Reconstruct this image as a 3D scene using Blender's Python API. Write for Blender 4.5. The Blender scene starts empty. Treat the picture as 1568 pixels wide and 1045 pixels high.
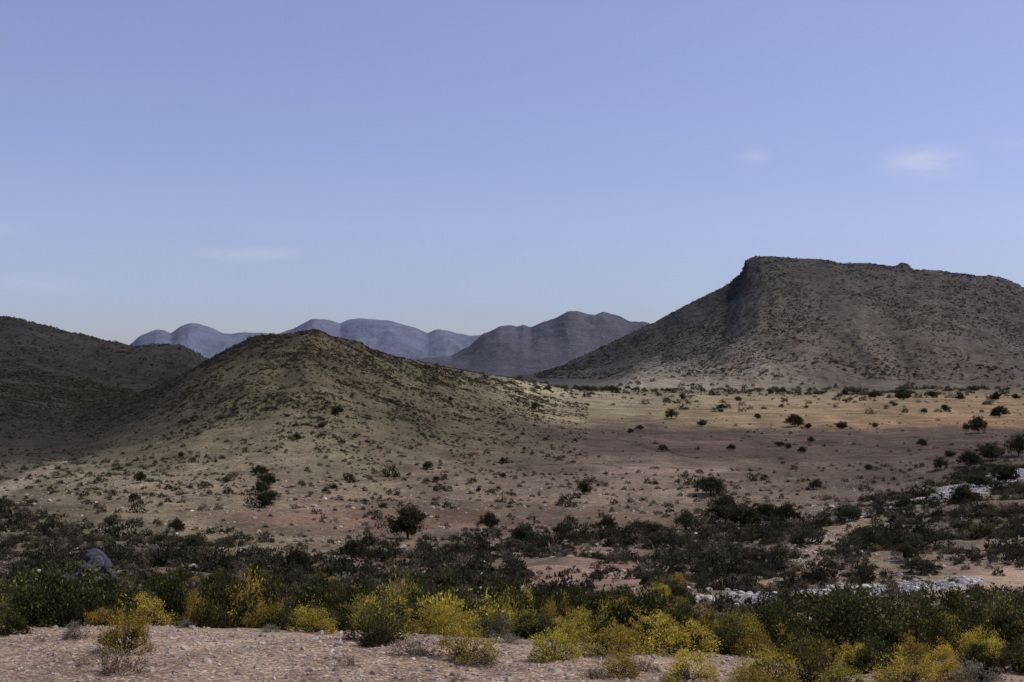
import bpy, math, numpy as np
from mathutils import Vector
rng=np.random.default_rng(7)
F=1893.0; HY=570.0; CX=784.0
sc=bpy.context.scene
sc.view_settings.view_transform='Standard'; sc.view_settings.look='None'; sc.view_settings.exposure=0
def lin(c):
    c=np.array(c,float)/255.0
    return np.where(c<=0.04045,c/12.92,((c+0.055)/1.055)**2.4)
def sstep(a,b,x):
    t=np.clip((x-a)/(b-a),0,1); return t*t*(3-2*t)
# ---------------- noise
def _h(ix,iy,s):
    n=(ix.astype(np.int64)*374761393+iy.astype(np.int64)*668265263+s*974634777)&0xffffffff
    n=((n^(n>>13))*1274126177)&0xffffffff
    n=(n^(n>>16))&0xffffffff
    return n/4294967295.0*2*np.pi
def perlin(x,y,s=0):
    x=np.asarray(x,float);y=np.asarray(y,float)
    x0=np.floor(x);y0=np.floor(y);fx=x-x0;fy=y-y0
    u=fx**3*(fx*(fx*6-15)+10);v=fy**3*(fy*(fy*6-15)+10)
    def g(i,j):
        a=_h(x0+i,y0+j,s);return np.cos(a)*(fx-i)+np.sin(a)*(fy-j)
    return ((g(0,0)*(1-u)+g(1,0)*u)*(1-v)+(g(0,1)*(1-u)+g(1,1)*u)*v)*1.5
def fbm(x,y,o=4,s=0,p=0.5):
    r=0;a=1.0;t=0
    for i in range(o):
        r=r+a*perlin(x*2**i,y*2**i,s+i*17);t+=a;a*=p
    return r/t*1.4
def ridged(x,y,o=4,s=0):
    r=0;a=1.0;t=0
    for i in range(o):
        r=r+a*(1-2*np.abs(perlin(x*2**i,y*2**i,s+i*13)));t+=a;a*=0.5
    return r/t
# ---------------- terrain layers: (D:{px:D}, py or z)
def I(d,px):
    if not isinstance(d,dict): return np.full_like(px,float(d))
    k=sorted(d);return np.interp(px,k,[d[i] for i in k])
NU=1500
umax=1.25
us=np.linspace(-umax,umax,NU); pxs=us*F+CX
dpx=(us[1]-us[0])*F
L=[]
def layer(D,py=None,z=None,sm=30):
    Dv=I(D,pxs)
    zv=(HY-I(py,pxs))/F*Dv if py is not None else I(z,pxs)
    def s(a):
        k=max(1,int(3*sm/dpx)); x=np.arange(-k,k+1)*dpx; w=np.exp(-x*x/2/sm**2);w/=w.sum()
        return np.convolve(np.pad(a,k,mode='edge'),w,mode='valid')
    L.append((s(Dv),s(zv)))
layer(1.5,z=-2.4)
layer(9,z=-3.0)
layer({0:16.5,600:15.6,1000:14,1300:12.6,1568:12.3},z={0:-3.42,600:-3.38,1000:-3.3,1568:-3.15})
layer(24,z=-5.6)
layer(45,z={0:-9.0,900:-9.2,1200:-9.9,1568:-10.1})
layer(75,z={0:-12.9,900:-13.2,1200:-13.9,1568:-13.4})
layer(110,py={0:850,600:852,1000:852,1300:842,1568:826},sm=40)
layer(160,py={0:792,400:800,700:806,900:806,1200:797,1400:776,1568:764},sm=40)
layer(230,py={-200:745,0:742,100:738,300:732,600:742,900:745,1200:745,1400:738,1568:720},sm=40)
layer({0:295,480:320,600:350,700:390,900:450,1568:450},py={-300:690,0:700,100:698,200:686,300:655,400:628,480:618,600:630,700:645,900:655,1200:656,1568:654},sm=30)
layer({0:430,200:430,300:440,480:460,600:550,700:650,780:750,870:860,1000:900,1568:900},
      py={-300:600,0:628,60:640,120:648,200:618,260:588,300:564,335:546,370:527,385:520,400:517,430:515,450:513,465:509,480:508,495:511,505:518,530:523,545:526,570:538,600:547,650:558,700:567,740:574,780:580,830:590,870:598,1000:601,1568:604},sm=2.5)
layer({0:600,305:620,480:640,600:740,700:850,900:1130,1568:1150},
      py={-300:560,0:572,100:592,200:604,300:600,400:606,480:606,600:600,700:596,850:600,900:597,1568:595},sm=20)
layer({0:850,400:850,900:1330,1568:1360},
      py={-300:474,-50:486,0:488,30:489,50:495,80:505,100:512,130:517,160:524,200:532,225:531,250:529,275:531,292:537,305:546,340:560,400:580,600:590,850:592,900:590,950:583,1000:573,1060:558,1120:538,1200:524,1300:510,1400:510,1500:520,1568:528,1800:540},sm=6)
layer(1620,py={-300:560,300:585,780:582,830:578,900:562,950:545,1000:527,1060:500,1110:476,1128:452,1145:430,1165:418,1200:416,1300:424,1400:434,1500:440,1568:458,1900:500},sm=4)
layer(1700,py={-300:560,300:586,750:581,780:578,820:573,860:562,900:545,950:520,1000:496,1060:464,1100:444,1120:433,1128:424,1136:420,1141:402,1150:396,1160:394,1200:396,1240:399,1270:401,1290:406,1330:405,1350:408,1372:410,1380:404,1388:405,1397:415,1440:417,1460:421,1500:424,1518:423,1545:431,1568:443,1700:480,1900:530},sm=2)
layer(2300,py={-300:578,0:584,1568:574},sm=20)
layer(3200,py={-300:585,500:582,580:572,620:558,640:550,690:546,720:530,740:511,752:506,765:499,782:500,792:503,802:499,812:503,830:495,850:490,872:480,885:480,900:484,912:485,925:481,945:486,965:495,990:497,1050:512,1300:530,1900:560},sm=1.5)
layer(4000,py=577)
layer(5500,py={-300:550,150:558,190:538,215:516,240:506,252:508,262:513,275:503,290:497,305:498,320:503,340:511,356:513,375:510,400:511,425:514,450:505,465:496,480:490,495:491,507:493,520:498,532:492,548:490,570:491,600:493,620:499,640:505,655:512,668:507,680:507,700:512,720:515,760:512,1000:530,1500:545},sm=1.5)
layer(8000,py=574); layer(13000,py=577)
K=len(L); DK=np.array([a for a,b in L]); ZK=np.array([b for a,b in L])
ND=1800
lds=np.linspace(math.log(1.5),math.log(13000),ND); ds=np.exp(lds)
h=np.diff(DK,axis=0); dl=np.diff(ZK,axis=0)/h
m=np.zeros_like(ZK)
w1=2*h[1:]+h[:-1]; w2=h[1:]+2*h[:-1]
with np.errstate(all='ignore'):
    hm=(w1+w2)/(w1/dl[:-1]+w2/dl[1:])
m[1:-1]=np.where(dl[:-1]*dl[1:]>0,hm,0); m[0]=dl[0]; m[-1]=dl[-1]
T=np.zeros((NU,ND))
for c in range(NU):
    k=np.clip(np.searchsorted(DK[:,c],ds,side='right')-1,0,K-2)
    hh=h[k,c];t=np.clip((ds-DK[k,c])/hh,0,1)
    T[c]=(2*t**3-3*t**2+1)*ZK[k,c]+(t**3-2*t**2+t)*hh*m[k,c]+(-2*t**3+3*t**2)*ZK[k+1,c]+(t**3-t**2)*hh*m[k+1,c]
def uD(x,y):
    az=np.arctan2(x,y); r=np.hypot(x,y)
    ac=np.clip(az,-0.87,0.87)
    return np.tan(ac), r*np.cos(ac), np.abs(az), r
def lut(Tb,u,D):
    a=np.clip((u+umax)/(2*umax)*(NU-1),0,NU-1.001); b=np.clip((np.log(np.maximum(D,1.5))-lds[0])/(lds[-1]-lds[0])*(ND-1),0,ND-1.001)
    i=a.astype(int);j=b.astype(int);fa=a-i;fb=b-j
    if Tb.ndim==3: fa=fa[...,None];fb=fb[...,None]
    return Tb[i,j]*(1-fa)*(1-fb)+Tb[i+1,j]*fa*(1-fb)+Tb[i,j+1]*(1-fa)*fb+Tb[i+1,j+1]*fa*fb
Tgen=T[[NU//4]].mean(0)
def H(x,y):
    x=np.asarray(x,float);y=np.asarray(y,float)
    u,D,aa,r=uD(x,y)
    z=lut(T,u,D)
    zg=np.interp(np.log(np.maximum(r,1.5)),lds,Tgen)
    w=sstep(1.0,2.2,aa); z=z*(1-w)+zg*w
    n=0.05*fbm(x/1.5,y/1.5,3,1)*(1-sstep(30,90,D)) 
    n=n+0.7*fbm(x/14,y/14,4,2)*sstep(17,50,D)*(1-0.7*sstep(300,900,D))
    px=u*F+CX
    hill=sstep(-17,-5,z)*sstep(240,300,D)*(1-sstep(2300,2600,D))
    rD=np.interp(px,[200,300,480,600,700,780],[430,440,460,550,650,750])
    att=1-0.85*np.exp(-((D-rD)/32)**2)
    n=n+hill*att*sstep(250,340,D)*(1-sstep(900,1150,D))*(1.1*fbm(x/45,y/60,4,5)+1.7*ridged(x/24,y/90,4,6))
    n=n+0.5*hill*sstep(250,340,D)*(1-sstep(900,1150,D))*fbm(x/9,y/14,4,66)
    n=n+hill*sstep(1000,1200,D)*(7*ridged(x/120+0.3*fbm(x/150,y/150,2,9),y/420,4,7)+4*fbm(x/60,y/60,4,8))*(1-0.72*sstep(1560,1690,D))
    att=1-0.88*np.exp(-((D-3200)/230)**2)-0.88*np.exp(-((D-5500)/450)**2)
    fw=sstep(2400,2900,D)*(1-sstep(7000,8000,D))*sstep(-15,40,z)
    n=n+fw*(att*(34*ridged(x/330,y/900,5,11)-15)+5*ridged(x/110,y/260,4,12))
    return z+n
def px2w(px,py):
    u=(px-CX)/F; yy=ds[ds>4]; v=H(u*yy,yy)/yy
    t=(HY-py)/F; i=int(np.argmax(v>=t)); 
    if v[i]<t: i=len(yy)-1
    D=yy[i]
    return u*D,D,float(H(np.array([u*D]),np.array([D]))[0])
def w_at(px,D):
    u=(px-CX)/F
    return u*D,D,float(H(np.array([u*D]),np.array([D]))[0])
def path(pts,wid,step=.5):
    W=np.array([px2w(a,b)[:2] for a,b in pts])
    d=np.r_[0,np.cumsum(np.hypot(*np.diff(W,axis=0).T))];n=max(20,int(d[-1]/step));t=np.linspace(0,d[-1],n)
    cx=np.interp(t,d,W[:,0]);cy=np.interp(t,d,W[:,1])
    kk=np.ones(13)/13;cx=np.convolve(np.pad(cx,6,mode='edge'),kk,'valid');cy=np.convolve(np.pad(cy,6,mode='edge'),kk,'valid')
    cx=cx+.8*fbm(t/9,t*0+3.3,3,57);cy=cy+.8*fbm(t/9,t*0+7.7,3,58)
    ww=np.interp(t/d[-1],np.linspace(0,1,len(wid)),wid)*(1+.5*fbm(t/4,t*0,3,55))
    return cx,cy,np.abs(ww)
P_S1=path([(1085,926),(1140,922),(1200,917),(1260,912),(1330,905),(1420,897),(1500,889)],[2,4,7,8,6,4,2])
P_S2=path([(1305,794),(1360,782),(1400,772),(1440,760),(1500,744),(1580,722),(1640,705)],[3,6,9,12,13,11,9])
P_T1=path([(1720,862),(1568,884),(1500,897),(1440,907),(1380,913)],[7,7,6,6,3])
P_T2=path([(1240,868),(1252,840),(1280,814),(1325,797)],[1.5,2.5,3.5,3])
P_T3=path([(-60,778),(0,752),(50,730),(105,706)],[4,5,6,3])
P_T4=path([(790,716),(850,712),(930,712),(1000,716),(1100,716)],[1.5,2,2,2,1.5])
P_T5=path([(940,672),(1000,688),(1060,702)],[2,3,2])
def pmask(X,Y,P,soft=.8):
    cx,cy,ww=P;M=np.zeros(len(X))
    k=np.where((X>cx.min()-9)&(X<cx.max()+9)&(Y>cy.min()-9)&(Y<cy.max()+9))[0]
    for a in range(0,len(k),20000):
        kk=k[a:a+20000]
        d2=(X[kk,None]-cx[None,::4])**2+(Y[kk,None]-cy[None,::4])**2
        j=d2.argmin(1);d=np.sqrt(d2[np.arange(len(kk)),j])+.9*fbm(X[kk]/2.5,Y[kk]/2.5,3,77)
        M[kk]=1-sstep(ww[::4][j]/2-soft,ww[::4][j]/2+soft,d)
    return M
# ---------------- ground cover colour table, with cloud shade, sunlit band and haze painted in
CL=[]
def clayer(D,d,k_=1.0):
    Dv=I(D,pxs);k=sorted(d);cs=np.array([lin(d[i]) for i in k])*k_
    CL.append((Dv,np.stack([np.interp(pxs,k,cs[:,j]) for j in range(3)],1)))
clayer(1.5,{0:(166,145,125)})
clayer({0:16.6,600:15.7,1000:14,1568:12.4},{0:(166,145,125)})
clayer(18,{0:(112,98,74)})
clayer(60,{0:(108,96,74),1568:(118,106,82)})
clayer(84,{0:(110,98,78),780:(116,102,84),860:(160,130,112),960:(150,124,106),1040:(122,108,90),1300:(134,118,98),1568:(156,134,112)})
clayer(110,{0:(112,102,80),850:(120,106,86),900:(142,120,104),1000:(120,106,88),1568:(118,106,88)})
clayer(140,{0:(106,97,76),300:(120,109,84),600:(121,106,86),1000:(116,103,85),1568:(116,104,86)})
clayer(165,{-100:(90,82,64),200:(126,114,90),450:(128,108,88),800:(128,107,88),1050:(122,105,86),1300:(112,100,82),1568:(120,106,88)})
clayer(200,{-100:(86,78,64),100:(134,122,98),500:(134,117,96),900:(136,119,99),1100:(132,116,97),1400:(114,101,84),1568:(90,82,66)},.9)
clayer(250,{-100:(90,82,66),150:(134,124,98),500:(128,118,94),700:(130,116,96),850:(110,95,82),1000:(146,129,110),1150:(112,97,82),1568:(94,84,71)},.9)
clayer({0:300,900:330},{-100:(62,58,48),80:(64,59,48),140:(76,70,54),230:(106,98,76),500:(108,100,77),750:(110,100,78),900:(98,83,72),1568:(98,84,71)},.84)  # left hill flank and right plain strip darkened to paint cloud shade
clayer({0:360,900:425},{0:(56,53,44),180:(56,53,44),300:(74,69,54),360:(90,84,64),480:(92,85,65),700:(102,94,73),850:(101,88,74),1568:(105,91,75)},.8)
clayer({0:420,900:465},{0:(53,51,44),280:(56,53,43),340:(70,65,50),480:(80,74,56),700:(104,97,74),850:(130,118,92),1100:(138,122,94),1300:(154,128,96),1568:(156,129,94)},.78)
clayer({0:500,600:560,900:580},{0:(53,51,44),300:(55,52,43),480:(66,62,48),700:(112,105,80),850:(164,152,122),1000:(146,132,103),1250:(162,139,104),1568:(162,136,100)},.84)  # dark left hill is painted cloud shade, golden plain includes a painted sunlit band
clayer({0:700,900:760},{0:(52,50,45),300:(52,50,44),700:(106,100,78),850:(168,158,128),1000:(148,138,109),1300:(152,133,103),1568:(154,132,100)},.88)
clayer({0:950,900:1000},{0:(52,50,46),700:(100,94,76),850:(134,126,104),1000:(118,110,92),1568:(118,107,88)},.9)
clayer(1170,{0:(54,52,47),800:(88,84,73),930:(104,97,83),960:(154,144,125),1150:(146,135,117),1280:(104,96,83),1568:(98,90,79)})
clayer(1300,{0:(54,52,47),850:(78,74,67),1000:(124,115,102),1150:(120,111,99),1300:(98,90,80),1568:(90,84,76)})
clayer(1420,{0:(54,52,49),900:(72,70,66),1100:(88,84,76),1300:(94,88,78),1568:(82,77,71)})
clayer(1700,{0:(58,57,56),900:(68,67,65),1150:(70,68,64),1400:(78,74,68),1568:(76,72,67)})  # mesa colour darkened to carry cloud shadow
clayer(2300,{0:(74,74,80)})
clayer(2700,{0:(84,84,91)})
clayer(3400,{0:(90,92,102),1000:(86,87,96)})  # far ranges paler and bluer: aerial haze painted into the base colour
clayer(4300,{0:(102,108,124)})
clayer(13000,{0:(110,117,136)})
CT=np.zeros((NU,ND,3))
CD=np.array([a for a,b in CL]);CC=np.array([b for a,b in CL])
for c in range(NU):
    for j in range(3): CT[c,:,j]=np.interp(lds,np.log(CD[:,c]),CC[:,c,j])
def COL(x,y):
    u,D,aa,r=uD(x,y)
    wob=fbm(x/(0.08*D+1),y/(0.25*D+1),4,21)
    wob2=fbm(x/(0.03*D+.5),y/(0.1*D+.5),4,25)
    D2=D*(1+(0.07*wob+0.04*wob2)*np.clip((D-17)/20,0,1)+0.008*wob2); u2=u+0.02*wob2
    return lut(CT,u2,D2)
# ---------------- build terrain mesh
az_in=np.arctan((np.arange(-160,1730,2.3)-CX)/F)
a0,a1=az_in[0],az_in[-1]
az=np.concatenate([np.linspace(-math.pi,a0,110)[:-1],az_in,np.linspace(a1,math.pi,110)[1:-1]])
def ls(a,b,n): return np.exp(np.linspace(math.log(a),math.log(b),n,endpoint=False))
rr=np.concatenate([ls(1.0,8,24),ls(8,17.5,130),ls(17.5,250,300),ls(250,600,200),ls(600,1120,80),ls(1120,1760,180),ls(1760,6000,170),ls(6000,13000,20),[13000,20000]])
NA=len(az);NR=len(rr)
A,R=np.meshgrid(az,rr,indexing='ij')
X=R*np.sin(A);Y=R*np.cos(A);Z=H(X,Y)
Z[:,-1]=-150
V=np.stack([X,Y,Z],-1).reshape(-1,3)
V=np.vstack([V,[[0,0,-2.4]]])
i=np.arange(NA)[:,None];j=np.arange(NR-1)[None,:];i2=(i+1)%NA
Q=np.stack([i*NR+j,i2*NR+j,i2*NR+j+1,i*NR+j+1],-1).reshape(-1,4)[:,::-1]
ctr=len(V)-1
ii=np.arange(NA)
TR=np.stack([np.full(NA,ctr),ii*NR,((ii+1)%NA)*NR],-1)[:,::-1]
def mesh_np(name,V,polys,smooth=True):
    me=bpy.data.meshes.new(name)
    me.vertices.add(len(V));me.vertices.foreach_set('co',np.asarray(V,np.float32).ravel())
    tot=sum(p.size for p in polys);me.loops.add(tot)
    me.loops.foreach_set('vertex_index',np.concatenate([p.ravel() for p in polys]).astype(np.int32))
    st=[];o=0
    for p in polys:
        st.append(o+np.arange(len(p))*p.shape[1]);o+=p.size
    st=np.concatenate(st).astype(np.int32)
    me.polygons.add(len(st));me.polygons.foreach_set('loop_start',st)
    me.polygons.foreach_set('use_smooth',np.full(len(st),smooth))
    me.update(calc_edges=True)
    return me
def add_attr(me,name,C,dom='POINT'):
    C=np.asarray(C,np.float32)
    if C.shape[1]==3: C=np.hstack([C,np.ones((len(C),1),np.float32)])
    at=me.color_attributes.new(name,'FLOAT_COLOR',dom);at.data.foreach_set('color',C.ravel())
def link(n,me,mat=None):
    o=bpy.data.objects.new(n,me);sc.collection.objects.link(o)
    if mat and not me.materials: me.materials.append(mat)
    return o
me=mesh_np('terrain',V,[Q,TR])
xx,yy=V[:,0],V[:,1]
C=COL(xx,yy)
u_,D_,_,_=uD(xx,yy);zz=V[:,2]
edge=np.interp(u_*F+CX,[0,600,1000,1568],[16.8,15.9,14.2,12.6])
grav=1-sstep(-0.3,0.9,D_-edge+0.6*fbm(xx/1.2,yy/1.2,3,31))
veg=sstep(60,120,D_)*(1-sstep(2000,3000,D_))
farm=sstep(1000,3000,D_)
# macro variation
mac=1+0.24*fbm(xx/(4+D_*0.02),yy/(6+D_*0.06),5,40)*(1-.55*sstep(2000,3000,D_))+0.28*fbm(xx/38,yy/16,4,41)*sstep(250,420,D_)*(1-sstep(1100,1200,D_))+.16*fbm(xx/130,yy/400,4,43)*farm
C=C*mac[:,None]
# bare clay patches
for (px,py,rx,ry,cc_) in ((1030,722,17,14,(150,130,113)),(560,800,22,12,(134,108,90)),(640,790,18,9,(130,106,88)),(300,770,16,10,(140,128,104)),(900,885,6,9,(158,130,114)),(1180,735,12,8,(124,108,92))):
    x0,y0,_=px2w(px,py);dd=np.hypot((xx-x0)/rx,(yy-y0)/ry)+.5*fbm(xx/6,yy/6,4,44)
    f=(1-sstep(.6,1.1,dd))[:,None]*.75;C=C*(1-f)+lin(cc_)*f*.9
for P_,cc_ in ((P_T1,(176,152,128)),(P_T2,(150,132,110)),(P_T3,(150,136,116))):
    f=pmask(xx,yy,P_)[:,None]*.9;C=C*(1-f)+lin(cc_)*f
for P_ in (P_T4,P_T5):
    f=pmask(xx,yy,P_,1.0)[:,None]*.6;C=C*(1-f)+lin((58,48,42))*f
wet=np.maximum(pmask(xx,yy,P_S1),pmask(xx,yy,P_S2))
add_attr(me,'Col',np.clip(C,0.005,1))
add_attr(me,'Msk',np.stack([grav,veg,farm],1))
add_attr(me,'Wet',np.stack([wet,wet,wet],1))
# ---------------- node helpers
def mat_new(n):
    m=bpy.data.materials.new(n);m.use_nodes=True;nt=m.node_tree;nt.nodes.clear();return m,nt
def N(nt,t,**k):
    n=nt.nodes.new(t)
    for a,b in k.items(): setattr(n,a,b)
    return n
def mixc(nt,a,b,f,bt='MIX'):
    n=nt.nodes.new('ShaderNodeMix');n.data_type='RGBA';n.blend_type=bt
    for s,v in ((n.inputs[6],a),(n.inputs[7],b),(n.inputs[0],f)):
        if hasattr(v,'node'): nt.links.new(v,s)
        else: s.default_value=v
    return n.outputs[2]
def math_(nt,op,a,b=0.0):
    n=nt.nodes.new('ShaderNodeMath');n.operation=op
    for s,v in ((n.inputs[0],a),(n.inputs[1],b)):
        if hasattr(v,'node'): nt.links.new(v,s)
        else: s.default_value=v
    return n.outputs[0]
def noise(nt,vec,scale,det=5,rough=.6):
    n=nt.nodes.new('ShaderNodeTexNoise');n.inputs['Scale'].default_value=scale;n.inputs['Detail'].default_value=det;n.inputs['Roughness'].default_value=rough
    nt.links.new(vec,n.inputs['Vector']);return n.outputs['Fac']
def ramp(nt,f,p):
    n=nt.nodes.new('ShaderNodeValToRGB');cr=n.color_ramp
    while len(cr.elements)<len(p): cr.elements.new(.5)
    for e,(q,c) in zip(cr.elements,p): e.position=q;e.color=(*c,1) if len(c)==3 else c
    nt.links.new(f,n.inputs[0]);return n.outputs[0]
g=lambda v:(v,v,v)
def maprange(nt,v,a,b,c,d):
    n=nt.nodes.new('ShaderNodeMapRange')
    for s,x in zip(n.inputs,(v,a,b,c,d)):
        if hasattr(x,'node'): nt.links.new(x,s)
        else: s.default_value=x
    return n.outputs[0]
# terrain material
m,nt=mat_new('terrain_mat')
out=N(nt,'ShaderNodeOutputMaterial');bs=N(nt,'ShaderNodeBsdfPrincipled');nt.links.new(bs.outputs[0],out.inputs[0])
bs.inputs['Specular IOR Level'].default_value=.1
pos=N(nt,'ShaderNodeNewGeometry').outputs['Position']
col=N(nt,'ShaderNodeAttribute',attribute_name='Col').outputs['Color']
mk=N(nt,'ShaderNodeAttribute',attribute_name='Msk').outputs['Color']
we=N(nt,'ShaderNodeAttribute',attribute_name='Wet').outputs['Fac']
sp=N(nt,'ShaderNodeSeparateColor');nt.links.new(mk,sp.inputs[0]);mg,mv,mf=sp.outputs
n1=ramp(nt,noise(nt,pos,0.12,6,.65),[(.3,g(.74)),(.7,g(1.28))])
n2=ramp(nt,noise(nt,pos,1.3,6,.7),[(.3,g(.6)),(.7,g(1.4))])
c=mixc(nt,col,n1,1.0,'MULTIPLY');c=mixc(nt,c,n2,1.0,'MULTIPLY')
n3=ramp(nt,noise(nt,pos,0.03,7,.7),[(.35,g(.7)),(.65,g(1.26))])
c=mixc(nt,c,mixc(nt,(1,1,1,1),n3,mv),1.0,'MULTIPLY')
n4=ramp(nt,noise(nt,pos,0.009,8,.75),[(.36,g(.82)),(.64,g(1.16))])
c=mixc(nt,c,mixc(nt,(1,1,1,1),n4,mf),1.0,'MULTIPLY')
vo=N(nt,'ShaderNodeTexVoronoi');nt.links.new(pos,vo.inputs['Vector']);vo.inputs['Scale'].default_value=.95
tf=maprange(nt,vo.outputs['Distance'],.18,.45,1,0)
pa=maprange(nt,noise(nt,pos,.06,4,.6),.42,.6,0.1,.7)
tf=math_(nt,'MULTIPLY',math_(nt,'MULTIPLY',tf,pa),mv)
c=mixc(nt,c,mixc(nt,c,(.36,.34,.30,1),1.0,'MULTIPLY'),tf)
# gravel
v2=N(nt,'ShaderNodeTexVoronoi');nt.links.new(pos,v2.inputs['Vector']);v2.inputs['Scale'].default_value=22
sv=N(nt,'ShaderNodeSeparateColor');nt.links.new(v2.outputs['Color'],sv.inputs[0])
gc=ramp(nt,sv.outputs[0],[(0,(.55,.49,.45)),(.25,(.9,.84,.80)),(.6,(1.1,1.06,1.03)),(.9,(1.3,1.3,1.3)),(1,(1.8,1.85,1.9))])
gd=maprange(nt,v2.outputs['Distance'],.2,.65,1.15,.62)
gcc=mixc(nt,c,gc,1.0,'MULTIPLY')
cmb=N(nt,'ShaderNodeCombineColor');[nt.links.new(gd,cmb.inputs[q]) for q in range(3)]
gcc=mixc(nt,gcc,cmb.outputs[0],1.0,'MULTIPLY')
c=mixc(nt,c,gcc,mg)
# stony stream bed
v4=N(nt,'ShaderNodeTexVoronoi');nt.links.new(pos,v4.inputs['Vector']);v4.inputs['Scale'].default_value=2.6
s4=N(nt,'ShaderNodeSeparateColor');nt.links.new(v4.outputs['Color'],s4.inputs[0])
bed=ramp(nt,s4.outputs[1],[(0,(.10,.09,.075)),(.35,(.20,.18,.155)),(.7,(.36,.33,.30)),(1,(.70,.68,.65))])
c=mixc(nt,c,bed,we)
nt.links.new(c,bs.inputs['Base Color'])
nt.links.new(maprange(nt,math_(nt,'MULTIPLY',we,s4.outputs[2]),.5,1,.95,.35),bs.inputs['Roughness'])
hh=math_(nt,'ADD',math_(nt,'MULTIPLY',noise(nt,pos,1.1,8,.7),.7),math_(nt,'MULTIPLY',math_(nt,'SUBTRACT',1.0,v2.outputs['Distance']),math_(nt,'MULTIPLY',mg,.035)))
hh=math_(nt,'ADD',hh,math_(nt,'MULTIPLY',noise(nt,pos,.08,8,.7),math_(nt,'MULTIPLY',mv,6.0)))
hh=math_(nt,'ADD',hh,math_(nt,'MULTIPLY',noise(nt,pos,.012,8,.7),math_(nt,'MULTIPLY',mf,40.0)))
bp=N(nt,'ShaderNodeBump');bp.inputs['Strength'].default_value=.55;bp.inputs['Distance'].default_value=1.0
nt.links.new(hh,bp.inputs['Height']);nt.links.new(bp.outputs[0],bs.inputs['Normal'])
link('terrain',me,m)
# ---------------- leaf material
def leafmat(name,tint,trans=.25,var=.25):
    m,nt=mat_new(name)
    out=N(nt,'ShaderNodeOutputMaterial');d=N(nt,'ShaderNodeBsdfDiffuse');t=N(nt,'ShaderNodeBsdfTranslucent');mx=N(nt,'ShaderNodeMixShader')
    a=N(nt,'ShaderNodeAttribute',attribute_name='lc').outputs['Color']
    oi=N(nt,'ShaderNodeObjectInfo').outputs['Random']
    hs=N(nt,'ShaderNodeHueSaturation');nt.links.new(mixc(nt,a,(*tint,1),1.0,'MULTIPLY'),hs.inputs['Color'])
    nt.links.new(maprange(nt,oi,0,1,1-var,1+var),hs.inputs['Value'])
    fr=math_(nt,'FRACT',math_(nt,'MULTIPLY',oi,7.31));nt.links.new(maprange(nt,fr,0,1,.475,.512),hs.inputs['Hue'])
    nt.links.new(hs.outputs[0],d.inputs[0]);nt.links.new(hs.outputs[0],t.inputs[0])
    mx.inputs[0].default_value=trans
    nt.links.new(d.outputs[0],mx.inputs[1]);nt.links.new(t.outputs[0],mx.inputs[2]);nt.links.new(mx.outputs[0],out.inputs[0])
    return m
LM=leafmat('leaf_mat',(1,1,1),.28,.35)
def tube(p0,p1,r0,r1,n=4):
    p0=np.array(p0,float);p1=np.array(p1,float);d=p1-p0;d/=np.linalg.norm(d)+1e-9
    a=np.cross(d,[0.3,0.2,1.0] if abs(d[2])<.9 else [1,0,0]);a/=np.linalg.norm(a);b=np.cross(d,a)
    t=np.arange(n)/n*2*np.pi
    ring=np.cos(t)[:,None]*a+np.sin(t)[:,None]*b
    v=np.vstack([p0+ring*r0,p1+ring*r1]);k=np.arange(n)
    q=np.stack([k,(k+1)%n,(k+1)%n+n,k+n],1)
    return v,q
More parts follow.
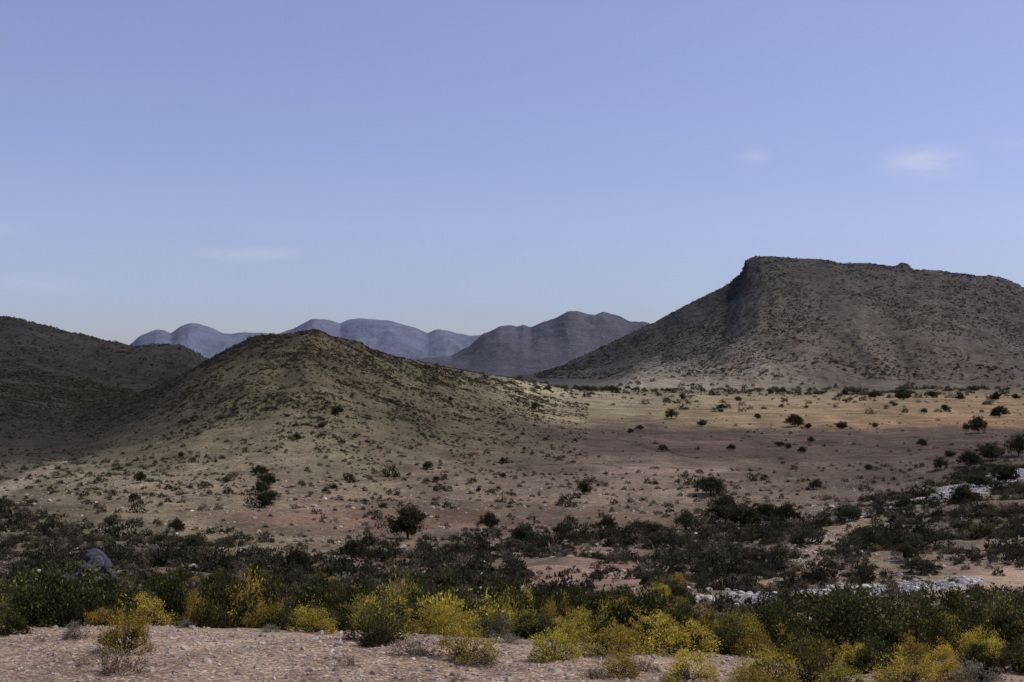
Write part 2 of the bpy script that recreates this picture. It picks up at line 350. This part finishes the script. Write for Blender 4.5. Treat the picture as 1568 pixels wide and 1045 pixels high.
def bush(name,seed,w=1.0,h=.8,ncl=60,nl=50,ls=.03,cs=.09,base=(.06,.075,.03),tip=(.1,.11,.04),flower=None,ffrac=.0,stems=True,bot=.1,elong=1.6,lift=0.0,stemc=(.12,.09,.06)):
    """rounded shrub: stems, leaf clumps on an irregular dome"""
    r=np.random.default_rng(seed)
    VS=[];QS=[];CS=[];o=0
    th=r.uniform(0,2*np.pi,ncl);ph=np.arccos(r.uniform(-0.15,1,ncl))
    lob=1+.22*np.sin(th*2+r.uniform(0,6))+.16*np.sin(th*3+r.uniform(0,6))+.12*r.normal(size=ncl)
    rad=r.uniform(.5,1,ncl)**.5
    cx=np.sin(ph)*np.cos(th)*w/2*lob*rad;cy=np.sin(ph)*np.sin(th)*w/2*lob*rad
    cz=bot*h+(h-bot*h)*np.clip(np.cos(ph)*lob,-.1,1.15)*rad*.92+lift+.04*h
    cen=np.stack([cx,cy,np.maximum(cz,.03*h)],1)
    cb=r.uniform(.6,1.4,ncl)
    for kx in range(ncl):
        if stems and (kx%2==0):
            mid=cen[kx]*np.array([.45,.45,.5])+r.normal(size=3)*.02*w
            b0=np.array([r.normal()*.03*w,r.normal()*.03*w,-.03])
            for (p,q,ra,rb) in ((b0,mid,.012*w,.008*w),(mid,cen[kx],.008*w,.003*w)):
                v,qq=tube(p,q,ra,rb,3);VS.append(v);QS.append(qq+o);o+=len(v);CS.append(np.tile(np.array(stemc),(len(v),1)))
    n=ncl*nl
    ci=np.repeat(np.arange(ncl),nl)
    sp_=cs*w*r.uniform(.6,1.4,ncl)[ci]
    P=cen[ci]+r.normal(size=(n,3))*sp_[:,None]*np.array([1,1,.8])
    P[:,2]=np.maximum(P[:,2],.01)
    out_=P/ (np.linalg.norm(P,axis=1,keepdims=True)+1e-6)
    d=out_*.8+r.normal(size=(n,3))*.6+np.array([0,0,.35]);d/=np.linalg.norm(d,axis=1,keepdims=True)
    s=np.cross(d,r.normal(size=(n,3)));s/=np.linalg.norm(s,axis=1,keepdims=True)+1e-9
    L_=ls*r.uniform(.6,1.4,n)[:,None]
    a=P-s*L_/elong*.5;b=P+s*L_/elong*.5;t1=P+d*L_+s*L_*.12;t0=P+d*L_-s*L_*.12
    lv=np.stack([a,b,t1,t0],1).reshape(-1,3);lq=np.arange(4*n).reshape(-1,4)
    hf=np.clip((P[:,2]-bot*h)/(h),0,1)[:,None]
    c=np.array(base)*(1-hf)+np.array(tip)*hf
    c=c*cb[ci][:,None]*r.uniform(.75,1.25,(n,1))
    if flower is not None:
        rel=np.sqrt((P[:,0]/(w/2))**2+(P[:,1]/(w/2))**2+(P[:,2]/h)**2)
        f=(r.random(n)<ffrac*np.clip((rel-.45)*2.6,0,1)*r.uniform(.25,1.3,ncl)[ci])
        c[f]=np.array(flower)*r.uniform(.7,1.25,(f.sum(),1))
    VS.append(lv);QS.append(lq+o);CS.append(np.repeat(c,4,axis=0))
    me=mesh_np(name,np.vstack(VS),[np.vstack(QS)],False)
    add_attr(me,'lc',np.vstack(CS));me.materials.append(LM)
    return me
def tree(name,seed,w=5,h=4,trunk=.7,ncl=56,nl=90,ls=.2,base=(.040,.041,.023),tip=(.070,.073,.037)):
    r=np.random.default_rng(seed);VS=[];QS=[];CS=[];o=0;bark=np.array((.07,.055,.045))
    def tb(p,q,ra,rb,n=6):
        nonlocal o
        v,qq=tube(p,q,ra,rb,n);VS.append(v);QS.append(qq+o);o+=len(v);CS.append(np.tile(bark,(len(v),1)))
    t0=np.array([0,0,-.3]);t1=np.array([r.normal()*.15,r.normal()*.15,trunk])
    tb(t0,t1,.03*w,.024*w,8)
    cens=[]
    nb=8
    for b in range(nb):
        a=b/nb*2*np.pi+r.uniform(-.4,.4);rad=w/2*r.uniform(.3,.8)
        el=np.array([np.cos(a)*rad,np.sin(a)*rad,trunk*.6+(h-trunk)*r.uniform(.2,.7)])
        mid=t1*.5+el*.5+np.array([0,0,-.05*h])+r.normal(size=3)*.06*w
        mid[2]=max(mid[2],.2)
        tb(t1,mid,.016*w,.011*w,5);tb(mid,el,.011*w,.005*w,5)
        for s_ in range(ncl//nb):
            e2=el+r.normal(size=3)*np.array([.14*w,.14*w,.15*h])
            e2[2]=np.clip(e2[2],.2*h,h*.93);tb(el,e2,.005*w,.002*w,3);cens.append(e2)
    for s_ in range(8):
        e2=t1+np.array([r.normal()*.14*w,r.normal()*.14*w,(h-trunk)*r.uniform(.45,.92)]);tb(t1,e2,.01*w,.003*w,4);cens.append(e2)
    cens=np.array(cens);k=len(cens);n=k*nl;ci=np.repeat(np.arange(k),nl)
    P=cens[ci]+r.normal(size=(n,3))*np.array([.06*w,.06*w,.055*h])*r.uniform(.6,1.4,k)[ci][:,None]
    P[:,2]=np.maximum(P[:,2],.1)
    d=r.normal(size=(n,3))+np.array([0,0,.3]);d/=np.linalg.norm(d,axis=1,keepdims=True)
    s=np.cross(d,r.normal(size=(n,3)));s/=np.linalg.norm(s,axis=1,keepdims=True)
    L_=ls*r.uniform(.6,1.4,n)[:,None]
    lv=np.stack([P-s*L_*.3,P+s*L_*.3,P+d*L_+s*L_*.15,P+d*L_-s*L_*.15],1).reshape(-1,3);lq=np.arange(4*n).reshape(-1,4)
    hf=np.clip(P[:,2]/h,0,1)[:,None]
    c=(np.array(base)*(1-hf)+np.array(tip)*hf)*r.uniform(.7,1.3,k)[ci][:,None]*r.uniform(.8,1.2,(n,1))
    VS.append(lv);QS.append(lq+o);CS.append(np.repeat(c,4,axis=0))
    me=mesh_np(name,np.vstack(VS),[np.vstack(QS)],False);add_attr(me,'lc',np.vstack(CS));me.materials.append(LM);return me
# rock material + mesh
mr,nt=mat_new('rock_mat')
out=N(nt,'ShaderNodeOutputMaterial');bs=N(nt,'ShaderNodeBsdfPrincipled');nt.links.new(bs.outputs[0],out.inputs[0]);bs.inputs['Roughness'].default_value=.8
a=N(nt,'ShaderNodeAttribute',attribute_name='lc').outputs['Color'];oi=N(nt,'ShaderNodeObjectInfo').outputs['Random']
pos=N(nt,'ShaderNodeTexCoord').outputs['Object']
cc=mixc(nt,a,ramp(nt,noise(nt,pos,3,6,.7),[(.3,g(.6)),(.7,g(1.3))]),1.0,'MULTIPLY')
cc=mixc(nt,cc,ramp(nt,oi,[(0,(.55,.5,.48)),(.5,(.95,.9,.86)),(.85,(1.15,1.12,1.1)),(1,(1.7,1.7,1.7))]),1.0,'MULTIPLY')
nt.links.new(cc,bs.inputs['Base Color'])
import bmesh
def rock(name,seed,sub=2,colr=(.36,.31,.27),sq=.6):
    bm=bmesh.new();bmesh.ops.create_icosphere(bm,subdivisions=sub,radius=.5);r=np.random.default_rng(seed)
    nrm=r.normal(size=(9,3));nrm/=np.linalg.norm(nrm,axis=1,keepdims=True);off=r.uniform(.28,.42,9)
    for v in bm.verts:
        p=np.array(v.co)
        for k in range(9):
            t=p@nrm[k]
            if t>off[k]: p=p-nrm[k]*(t-off[k])*.9
        p=p*(1+.05*r.normal())
        v.co=(p[0],p[1]*.8,p[2]*sq)
    me=bpy.data.meshes.new(name);bm.to_mesh(me);bm.free()
    add_attr(me,'lc',np.tile(np.array(colr),(len(me.vertices),1)));me.materials.append(mr);return me
def coll(name,meshes):
    c=bpy.data.collections.new(name)
    for k,me in enumerate(meshes): c.objects.link(bpy.data.objects.new(f'{name}_{k:02d}',me))
    return c
def instancer(name,P,S,idx,c,tilt=.08):
    n=len(P);me=bpy.data.meshes.new(name);me.vertices.add(n);me.vertices.foreach_set('co',np.asarray(P,np.float32).ravel())
    rot=np.stack([rng.normal(size=n)*tilt,rng.normal(size=n)*tilt,rng.uniform(0,6.28,n)],1)
    a=me.attributes.new('rot','FLOAT_VECTOR','POINT');a.data.foreach_set('vector',rot.astype(np.float32).ravel())
    a=me.attributes.new('scl','FLOAT_VECTOR','POINT');a.data.foreach_set('vector',np.asarray(S,np.float32).ravel())
    a=me.attributes.new('idx','INT','POINT');a.data.foreach_set('value',np.asarray(idx,np.int32))
    o=link(name,me)
    ng=bpy.data.node_groups.new(name+'_gn','GeometryNodeTree')
    ng.interface.new_socket('Geometry',in_out='INPUT',socket_type='NodeSocketGeometry');ng.interface.new_socket('Geometry',in_out='OUTPUT',socket_type='NodeSocketGeometry')
    gi=ng.nodes.new('NodeGroupInput');go=ng.nodes.new('NodeGroupOutput')
    ip=ng.nodes.new('GeometryNodeInstanceOnPoints');ci=ng.nodes.new('GeometryNodeCollectionInfo')
    ci.inputs['Collection'].default_value=c;ci.inputs['Separate Children'].default_value=True;ci.inputs['Reset Children'].default_value=True
    ip.inputs['Pick Instance'].default_value=True
    def na(nm,t):
        q=ng.nodes.new('GeometryNodeInputNamedAttribute');q.data_type=t;q.inputs['Name'].default_value=nm;return q.outputs['Attribute']
    ng.links.new(gi.outputs[0],ip.inputs['Points']);ng.links.new(ci.outputs[0],ip.inputs['Instance'])
    ng.links.new(na('rot','FLOAT_VECTOR'),ip.inputs['Rotation']);ng.links.new(na('scl','FLOAT_VECTOR'),ip.inputs['Scale']);ng.links.new(na('idx','INT'),ip.inputs['Instance Index'])
    ng.links.new(ip.outputs[0],go.inputs[0])
    md=o.modifiers.new('inst','NODES');md.node_group=ng
    return o
# prototypes
YEL=(.52,.42,.065)
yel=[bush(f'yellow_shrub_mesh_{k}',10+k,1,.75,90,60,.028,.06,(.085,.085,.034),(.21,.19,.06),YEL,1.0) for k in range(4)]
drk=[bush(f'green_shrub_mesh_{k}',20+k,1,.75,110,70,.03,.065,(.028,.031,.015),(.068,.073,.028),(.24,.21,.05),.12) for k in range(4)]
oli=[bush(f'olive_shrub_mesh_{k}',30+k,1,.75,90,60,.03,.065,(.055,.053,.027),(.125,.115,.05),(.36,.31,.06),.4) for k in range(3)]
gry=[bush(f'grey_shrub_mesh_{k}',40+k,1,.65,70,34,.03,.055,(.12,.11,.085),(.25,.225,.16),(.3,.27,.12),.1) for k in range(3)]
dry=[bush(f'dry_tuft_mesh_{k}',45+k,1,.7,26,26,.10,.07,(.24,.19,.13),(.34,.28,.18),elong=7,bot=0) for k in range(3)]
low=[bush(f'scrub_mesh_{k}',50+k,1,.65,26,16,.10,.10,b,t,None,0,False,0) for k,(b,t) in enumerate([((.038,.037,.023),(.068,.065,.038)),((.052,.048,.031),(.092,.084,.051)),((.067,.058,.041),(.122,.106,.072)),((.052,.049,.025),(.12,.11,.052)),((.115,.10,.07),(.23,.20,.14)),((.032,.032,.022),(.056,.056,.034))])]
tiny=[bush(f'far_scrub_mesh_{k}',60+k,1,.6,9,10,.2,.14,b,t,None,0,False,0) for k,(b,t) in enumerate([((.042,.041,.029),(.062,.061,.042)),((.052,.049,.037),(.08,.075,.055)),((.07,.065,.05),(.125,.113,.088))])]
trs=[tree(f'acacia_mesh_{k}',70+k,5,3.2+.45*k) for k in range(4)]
# ---------------- foreground named plants
def put(nm,me,x,y,z,w,h,base_h=.75):
    o=bpy.data.objects.new(nm,me);sc.collection.objects.link(o)
    o.location=(x,y,z-.03);o.rotation_euler=(rng.normal()*.05,rng.normal()*.05,rng.uniform(0,6.28));o.scale=(w,w*rng.uniform(.85,1.1),h/base_h);return o
NAMES={'y':('yellow_flowering_shrub',yel),'g':('green_shrub',drk),'o':('olive_shrub',oli),'s':('grey_shrub',gry),'d':('dry_grass_tuft',dry)}
def fg(t,px,base,wpx,hpx):
    x,y,z=px2w(px,base);nm,ms=NAMES[t];put(nm,ms[rng.integers(len(ms))],x,y,z,wpx/F*y*1.0,hpx/F*y)
def bg(t,px,D,top,wpx):
    x,y,z=w_at(px,D);nm,ms=NAMES[t];hh=max(.35,(HY-top)/F*y-z);put(nm,ms[rng.integers(len(ms))],x,y,z,wpx/F*y,hh)
for a in [('y',190,1000,84,68),('d',182,1032,66,44),('s',115,978,36,36),('y',640,1003,20,16),('s',632,1003,62,34),('y',718,1010,88,54),('s',738,1020,50,26),
 ('y',850,1012,84,50),('y',925,1004,88,50),('y',948,1037,60,42),('d',985,1030,40,26),('y',1030,1003,108,58),('y',1058,1042,78,46),('s',905,1040,40,24),
 ('y',1178,1048,92,58),('y',1150,1062,66,44),('o',1240,1046,70,74),('y',1385,1058,104,60),('s',1498,1052,80,52),('y',1290,1060,68,44),('d',130,1020,26,18),('d',530,1020,36,20),('s',775,985,56,24),
 ('y',480,968,62,38),('s',415,968,34,18),('o',580,982,84,66),('d',470,1035,20,12),('d',700,1045,30,14),('s',285,962,30,18),('y',1455,1044,50,34),('d',60,985,20,14),('g',580,990,50,40)]: fg(*a)
for a in [('g',60,22,905,170),('o',20,24,900,100),('g',10,15.8,940,70),('g',268,21,880,95),('g',150,25,900,110),('y',225,18.4,912,70),('y',158,18.4,932,54),('g',330,20,920,60),('g',350,26,892,110),('y',405,18.6,915,62),
 ('o',430,27,890,90),('g',480,24,902,100),('g',540,20,905,110),('y',574,18.6,905,76),('g',640,21,908,110),('y',615,27,882,70),('g',700,22,908,90),('y',380,30,883,70),('g',780,24,905,100),('s',765,18,932,62),('y',800,26,900,54),
 ('g',870,22,910,90),('y',900,19,926,62),('g',965,20,908,140),('y',1000,17.6,936,66),('g',1050,19,934,80),('y',1085,19,930,66),('o',1120,18,945,70),('y',1140,19.5,936,66),('g',1180,22,935,80),('g',1290,16.5,908,160),
 ('g',1230,17,948,70),('g',1350,17,942,80),('g',1415,16,928,90),('y',1440,16.8,942,66),('g',1470,18,938,90),('g',1545,16,915,110),('y',1500,15,958,58),('y',1395,14.5,972,60),('g',1340,14,980,74),('g',1560,13.5,985,80),('y',1520,14.2,982,52),('y',1310,14,1002,56),
 ('g',1110,16,978,70),('y',1160,15.4,982,60),('g',1210,15,985,66),('y',1260,14.2,1000,56),('g',990,15.6,976,64),('y',960,15.2,962,56),('y',1440,13.6,1000,56),('g',820,17.2,952,80),('y',870,16.6,960,56),('y',690,17.4,962,50),('y',470,19,925,60),('g',390,19,938,60),('g',200,18.6,940,60),('g',100,19,930,80),
 ('y',660,18.5,930,60),('y',120,20,912,56),('y',300,20,906,60),('y',1010,21,922,56),('y',1540,17,946,62),('y',1380,18,950,54),('g',440,18.5,948,60),('g',510,18,948,60),('g',740,18,948,60),('g',920,17.5,948,70),('g',1500,13,1010,60),('y',770,21,915,60),('y',850,21,915,56),('y',1220,18,945,56)]: bg(*a)
# ---------------- instanced foreground slope shrubs
def scatter(n,D0,D1,px0,px1):
    D=np.sqrt(rng.uniform(D0*D0,D1*D1,n));px=rng.uniform(px0,px1,n);u=(px-CX)/F
    return u*D,D,px
x,y,px=scatter(5200,18.5,80,-500,2100)
dens=fbm(x/7,y/7,3,90)
k=(dens>-.20)&~((px>1060)&(px<1640)&(y>56))&~((px>800)&(px<1000)&(y>58))
x,y=x[k],y[k];z=H(x,y);n=len(x)
fgm=drk+oli+gry[:2]+yel[:3]
c_f=coll('slope_shrub',fgm);p=np.array([.12]*4+[.09]*3+[.05]*2+[.065]*3);p/=p.sum()
idx=rng.choice(len(fgm),n,p=p);s=rng.lognormal(-.33,.4,n)*np.where(idx<4,1.1,.85)
s=np.clip(s,.22,1.4)*np.where((px[k]>1050)&(y>28),.6,1)*np.where(y>45,.85,1);hs=s*rng.uniform(.75,1.1,n)
instancer('slope_shrubs',np.stack([x,y,z-.05],1),np.stack([s,s,hs],1),idx,c_f)
# valley scrub
c_l=coll('scrub',low)
x,y,px=scatter(75000,56,270,-400,2000)
dn=fbm(x/12,y/18,4,91)
pxn=px+40*fbm(x/20,y/20,2,92)
yn=y*(1+.16*fbm(x/13,y/13,4,93))
far_lim=np.interp(pxn,[0,200,400,620,780,900,1100,1250,1350,1450,1568],[180,150,130,136,156,160,170,174,195,240,270])
dz=np.clip((far_lim-yn)/35,0,1)
k=(rng.random(len(x))<np.clip(.03+.85*dz*np.clip(.6+1.7*dn,0.08,1),0,1))
k&=~((pxn>820)&(pxn<970)&(y>66)&(y<100)&(rng.random(len(x))<.7))
k&=(rng.random(len(x))>.97*np.maximum.reduce([pmask(x,y,q,2.0) for q in (P_S1,P_S2,P_T1,P_T2,P_T3)]))
x,y=x[k],y[k];z=H(x,y);n=len(x);idx=rng.choice(6,n,p=[.15,.22,.24,.13,.16,.10]);s=rng.lognormal(-.58,.45,n);s=np.clip(s,.2,1.9)
big=(rng.random(n)<.035)&(y>84);s=np.where(big,s*2.1,s);idx=np.where(big,5,idx)
instancer('valley_scrub',np.stack([x,y,z-.05],1),np.stack([s,s,s*rng.uniform(.75,1.25,n)],1),idx,c_l)
# plain tufts
x,y,px=scatter(70000,180,900,-500,2100)
z=H(x,y);dn=fbm(x/35,y/50,4,95)+.6*fbm(x/8,y/8,2,96)
hill=sstep(-19,-8,z)
k=rng.random(len(x))<np.clip((.12+.3*hill)*np.clip(.4+2.2*dn,.03,1.6)*np.where(y>480,np.where(hill>.3,1.,.4),1),0,1)
x,y,z=x[k],y[k],z[k];n=len(x);idx=rng.choice(6,n,p=[.1,.22,.3,.15,.18,.05]);s=np.clip(rng.lognormal(-.7,.5,n),.18,2.0)*np.where(y>600,1.5,1)
instancer('plain_scrub',np.stack([x,y,z-.05],1),np.stack([s,s,s*rng.uniform(.7,1.1,n)],1),idx,c_l)
# middle hill scrub
x,y,px=scatter(140000,190,640,-100,900)
z=H(x,y);dn=fbm(x/22,y/45,4,101)+.6*fbm(x/7,y/7,2,102)
up=sstep(-22,-7,z)
k=rng.random(len(x))<np.clip((.08+.75*up)*np.clip(.55+1.5*dn,.08,1.2),0,1)*.9
x,y,z=x[k],y[k],z[k];n=len(x);idx=rng.choice(6,n,p=[.16,.27,.28,.11,.13,.05]);s=np.clip(rng.lognormal(-.75,.42,n),.2,1.6)
instancer('hill_scrub',np.stack([x,y,z-.05],1),np.stack([s,s,s*rng.uniform(.7,1.1,n)],1),idx,c_l)
# far scrub on dark hills
c_t=coll('far_scrub',tiny)
x,y,px=scatter(180000,380,1740,-400,2000)
z=H(x,y);dn=fbm(x/90,y/140,4,97)
mask=((px<480)&(z>-22)&(y<1000))|((px>820)&(z>-8)&(y>1100))
k=mask&(rng.random(len(x))<np.clip(.6+1.1*dn,.1,1))
x,y,z=x[k],y[k],z[k];n=len(x);s=np.clip(rng.lognormal(.3,.42,n),.55,3.6)*np.where(y<1000,.55,1.)
instancer('mountain_scrub',np.stack([x,y,z-.1],1),np.stack([s,s,s*rng.uniform(.6,1,n)],1),rng.integers(0,3,n),c_t)
x,y,px=scatter(2600,560,1250,700,2000);k=(fbm(x/60,y/40,3,98)>.05)&((y>820)|(rng.random(len(x))<.3))
x,y=x[k],y[k];z=H(x,y);n=len(x);s=rng.uniform(1.6,4.6,n)
instancer('distant_trees',np.stack([x,y,z-.1],1),np.stack([s,s,s],1),rng.integers(0,6,n),c_l)
# ---------------- named trees
TL=[(1383,613,26),(1340,610,20),(1428,609,14),(1293,606,10),(1323,604,10),(1530,640,24),(1525,614,16),(1497,664,26),(1480,658,12),(1217,654,26),(1238,658,12),(1028,642,20),(1074,653,14),
(1088,760,46),(895,758,22),(1250,750,17),(1195,684,14),(1228,694,14),(1207,688,11),(1242,678,10),(1288,657,18),(1412,684,16),(1447,630,14),(1415,634,10),(1340,656,11),(1105,627,12),(1130,615,12),(980,659,12),
(965,664,11),(1015,692,14),(900,600,12),(820,628,14),(492,656,12),(517,635,16),(455,674,12),(215,740,17),(347,740,12),(205,768,15),(277,700,9),(770,710,11),(770,732,10),(655,720,16),(668,738,12),(512,750,10),
(585,778,12),(498,755,10),(733,754,9),(270,815,22),(290,748,9),(1160,642,10),(690,615,8),(840,598,10),(440,640,8),(1120,690,12),(1045,612,10),(1180,605,9),(1370,622,10),(1470,612,12),(1555,612,14),(1440,720,22),(1455,700,16),(1330,720,12),
(625,825,60),(1110,803,50),(1140,806,60),(1205,806,44),(1185,796,36),(1172,800,44),(1385,780,34),(1300,798,36),(405,778,32),(400,758,28),(412,742,26),(398,728,20),(415,765,24),(455,880,40),(1500,745,40),(1475,770,36),(1540,740,44),(1560,700,40),(1520,705,36),(1485,715,30),(800,830,30),(750,812,30),(860,820,30),(930,812,26),(1000,822,34),(1050,812,30),(300,840,34),(80,820,36),(170,806,24),(540,860,40),(700,850,34),(1410,880,44),(1390,860,34)]
for q,(px,py,w) in enumerate(TL):
    x,y,z=px2w(px,py);s=w/F*y/5.0
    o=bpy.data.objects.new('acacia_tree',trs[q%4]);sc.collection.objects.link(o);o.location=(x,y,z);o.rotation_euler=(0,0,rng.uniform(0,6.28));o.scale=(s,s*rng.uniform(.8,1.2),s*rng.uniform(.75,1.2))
# ---------------- stones
c_s=coll('stone',[rock(f'stone_mesh_{k}',k+100,2) for k in range(5)])
x,y,px=scatter(9000,7,17.2,-300,1900);z=H(x,y);n=len(x);s=np.clip(rng.lognormal(-3.3,.5,n),.015,.16)
instancer('gravel_stones',np.stack([x,y,z],1),np.stack([s,s,s],1),rng.integers(0,5,n),c_s,.5)
c_r=coll('boulder',[rock(f'boulder_mesh_{k}',k+120,2,(.20,.19,.17),.8) for k in range(4)])
x,y,px=scatter(14000,45,230,-300,1900);k=fbm(x/8,y/8,3,99)>.0;x,y=x[k],y[k];z=H(x,y);n=len(x);s=np.clip(rng.lognormal(-1.25,.5,n),.12,1.2)
instancer('valley_stones',np.stack([x,y,z],1),np.stack([s,s,s],1),rng.integers(0,5,n),c_s,.4)
# pale wet boulders in the stream bed
P=[]
for cx,cy,ww in (P_S1,P_S2):
    for _ in range(450):
        q=rng.integers(len(cx));P.append((cx[q]+rng.normal()*ww[q]*.3,cy[q]+rng.normal()*ww[q]*.3))
P=np.array(P);z=H(P[:,0],P[:,1]);n=len(P);s=np.clip(rng.lognormal(-1.3,.5,n),.1,.9)
c_w=coll('pale_stone',[rock(f'pale_stone_mesh_{k}',k+160,2,(.44,.42,.39)) for k in range(3)])
instancer('stream_stones',np.stack([P[:,0],P[:,1],z],1),np.stack([s,s,s*.8],1),rng.integers(0,3,n),c_w,.3)
P=[];S=[]
for (a,b,D,n_,s0) in ((385,550,455,150,1.2),(1120,1160,1695,60,7),(1160,1568,1700,150,4.5),(1368,1396,1698,24,6)):
    for _ in range(n_):
        pxx=rng.uniform(a,b);DD=D+rng.uniform(-1,1)*s0*3;u=(pxx-CX)/F
        if D<500: DD=np.interp(pxx,[300,480,600],[440,460,550])+rng.uniform(-6,5)
        P.append((u*DD,DD,float(H(u*DD,DD))-s0*.15));S.append(rng.uniform(.4,1.2)*s0)
instancer('rock_outcrop',np.array(P),np.stack([S,S,np.array(S)*.8],1),rng.integers(0,4,len(P)),c_r,.3)
P=[];S=[]
x0,y0,z0=w_at(148,62)
for _ in range(30):
    a,b=x0+rng.normal()*1.2,y0+rng.normal()*1.0;P.append((a,b,float(H(a,b))+rng.uniform(.3,1.9)*np.exp(-((a-x0)**2)/3)));S.append(rng.uniform(.7,1.7))
c_d=coll('dark_boulder',[rock(f'dark_boulder_mesh_{k}',k+140,3,(.045,.043,.058),.8) for k in range(3)])
instancer('boulder_pile',np.array(P),np.stack([S,S,S],1),rng.integers(0,3,len(P)),c_d,.4)
# ---------------- shallow water threads in the stream bed
def ribbon(name,P,k,mat,lift=.05,wseg=10):
    cx,cy,ww=P;n=len(cx);t=np.arange(n)
    tx=np.gradient(cx);ty=np.gradient(cy);l=np.hypot(tx,ty)+1e-9;nx,ny=-ty/l,tx/l
    off=.15*ww*fbm(t/17,t*0,2,88)
    s=np.linspace(-.5,.5,wseg+1)
    X=cx[:,None]+nx[:,None]*(s*ww[:,None]*k+off[:,None]);Y=cy[:,None]+ny[:,None]*(s*ww[:,None]*k+off[:,None])
    Z=H(X,Y)+lift-(.25*(2*np.abs(s))**3)[None,:]
    i=np.arange(n-1)[:,None];j=np.arange(wseg)[None,:];m_=wseg+1
    Q=np.stack([i*m_+j,(i+1)*m_+j,(i+1)*m_+j+1,i*m_+j+1],-1).reshape(-1,4)
    me=mesh_np(name,np.stack([X,Y,Z],-1).reshape(-1,3),[Q]);return link(name,me,mat)
mw,nt=mat_new('stream_mat')
out=N(nt,'ShaderNodeOutputMaterial');bs=N(nt,'ShaderNodeBsdfPrincipled');nt.links.new(bs.outputs[0],out.inputs[0])
pos=N(nt,'ShaderNodeNewGeometry').outputs['Position']
nt.links.new(ramp(nt,noise(nt,pos,1.6,6,.7),[(.4,(.10,.09,.08)),(.55,(.20,.19,.17)),(.66,(.6,.6,.58))]),bs.inputs['Base Color'])
bs.inputs['Roughness'].default_value=.22
bp=N(nt,'ShaderNodeBump');bp.inputs['Strength'].default_value=.9;bp.inputs['Distance'].default_value=.4;nt.links.new(noise(nt,pos,2.6,6,.75),bp.inputs['Height']);nt.links.new(bp.outputs[0],bs.inputs['Normal'])
ribbon('stream',P_S1,.55,mw);ribbon('stream',P_S2,.4,mw)
# ---------------- world
w=bpy.data.worlds.new('World');sc.world=w;w.use_nodes=True;nt=w.node_tree;nt.nodes.clear()
EL=math.radians(54);AZ=math.radians(80) # azimuth to the right of +Y
out=N(nt,'ShaderNodeOutputWorld');b=N(nt,'ShaderNodeBackground');nt.links.new(b.outputs[0],out.inputs[0])
sky=N(nt,'ShaderNodeTexSky');sky.sky_type='NISHITA';sky.sun_disc=False;sky.sun_elevation=EL;sky.sun_rotation=AZ;sky.air_density=1.0;sky.dust_density=1.0;sky.ozone_density=2.0;sky.altitude=1200
tc=N(nt,'ShaderNodeTexCoord').outputs['Generated']
sx=N(nt,'ShaderNodeSeparateXYZ');nt.links.new(tc,sx.inputs[0])
tint=ramp(nt,sx.outputs[2],[(0,(.63,.60,.79)),(.05,(.76,.71,.90)),(.12,(1.08,.90,1.04)),(.30,(1.50,1.12,1.22))])
skc=mixc(nt,sky.outputs[0],tint,1.0,'MULTIPLY')
ym=math_(nt,'MAXIMUM',sx.outputs[1],.05)
uu=math_(nt,'DIVIDE',sx.outputs[0],ym);vv=math_(nt,'DIVIDE',sx.outputs[2],ym)
mp=N(nt,'ShaderNodeMapping');mp.inputs['Scale'].default_value=(1,1,3.2);nt.links.new(tc,mp.inputs[0])
cn=noise(nt,mp.outputs[0],22,7,.62)
tot=None
for (px,py,aw,bh,st) in ((1420,250,88,32,.5),(1155,240,36,16,.26),(375,390,110,14,.34),(1540,222,70,14,.15),(60,440,130,30,.16),(10,352,60,14,.14)):
    a=math_(nt,'POWER',math_(nt,'ABSOLUTE',math_(nt,'DIVIDE',math_(nt,'SUBTRACT',uu,(px-CX)/F),aw/F)),2.0)
    c_=math_(nt,'POWER',math_(nt,'ABSOLUTE',math_(nt,'DIVIDE',math_(nt,'SUBTRACT',vv,(HY-py)/F),bh/F)),2.0)
    f_=maprange(nt,math_(nt,'ADD',a,c_),0,1.4,1,0)
    mk_=math_(nt,'MULTIPLY',math_(nt,'MULTIPLY',f_,f_),st)
    tot=mk_ if tot is None else math_(nt,'ADD',tot,mk_)
tot=math_(nt,'MULTIPLY',tot,maprange(nt,cn,.36,.66,.1,1))
skc=mixc(nt,skc,(6.2,6.2,7.2,1),tot)
nt.links.new(skc,b.inputs[0]);b.inputs[1].default_value=.113
s=bpy.data.lights.new('sun','SUN');s.energy=3.0;s.angle=math.radians(.53);s.color=(1,.95,.85)
so=bpy.data.objects.new('sun',s);sc.collection.objects.link(so)
d=Vector((math.sin(AZ)*math.cos(EL),math.cos(AZ)*math.cos(EL),math.sin(EL)))
so.rotation_euler=(-d).to_track_quat('-Z','Y').to_euler()
# ---------------- camera
cd=bpy.data.cameras.new('camera');co=bpy.data.objects.new('camera',cd);sc.collection.objects.link(co);sc.camera=co
co.location=(0,0,0);co.rotation_euler=(math.radians(90),0,0)
cd.sensor_width=36;cd.lens=36*F/1568.0;cd.shift_y=(HY-522.5)/1568.0;cd.clip_start=.1;cd.clip_end=40000
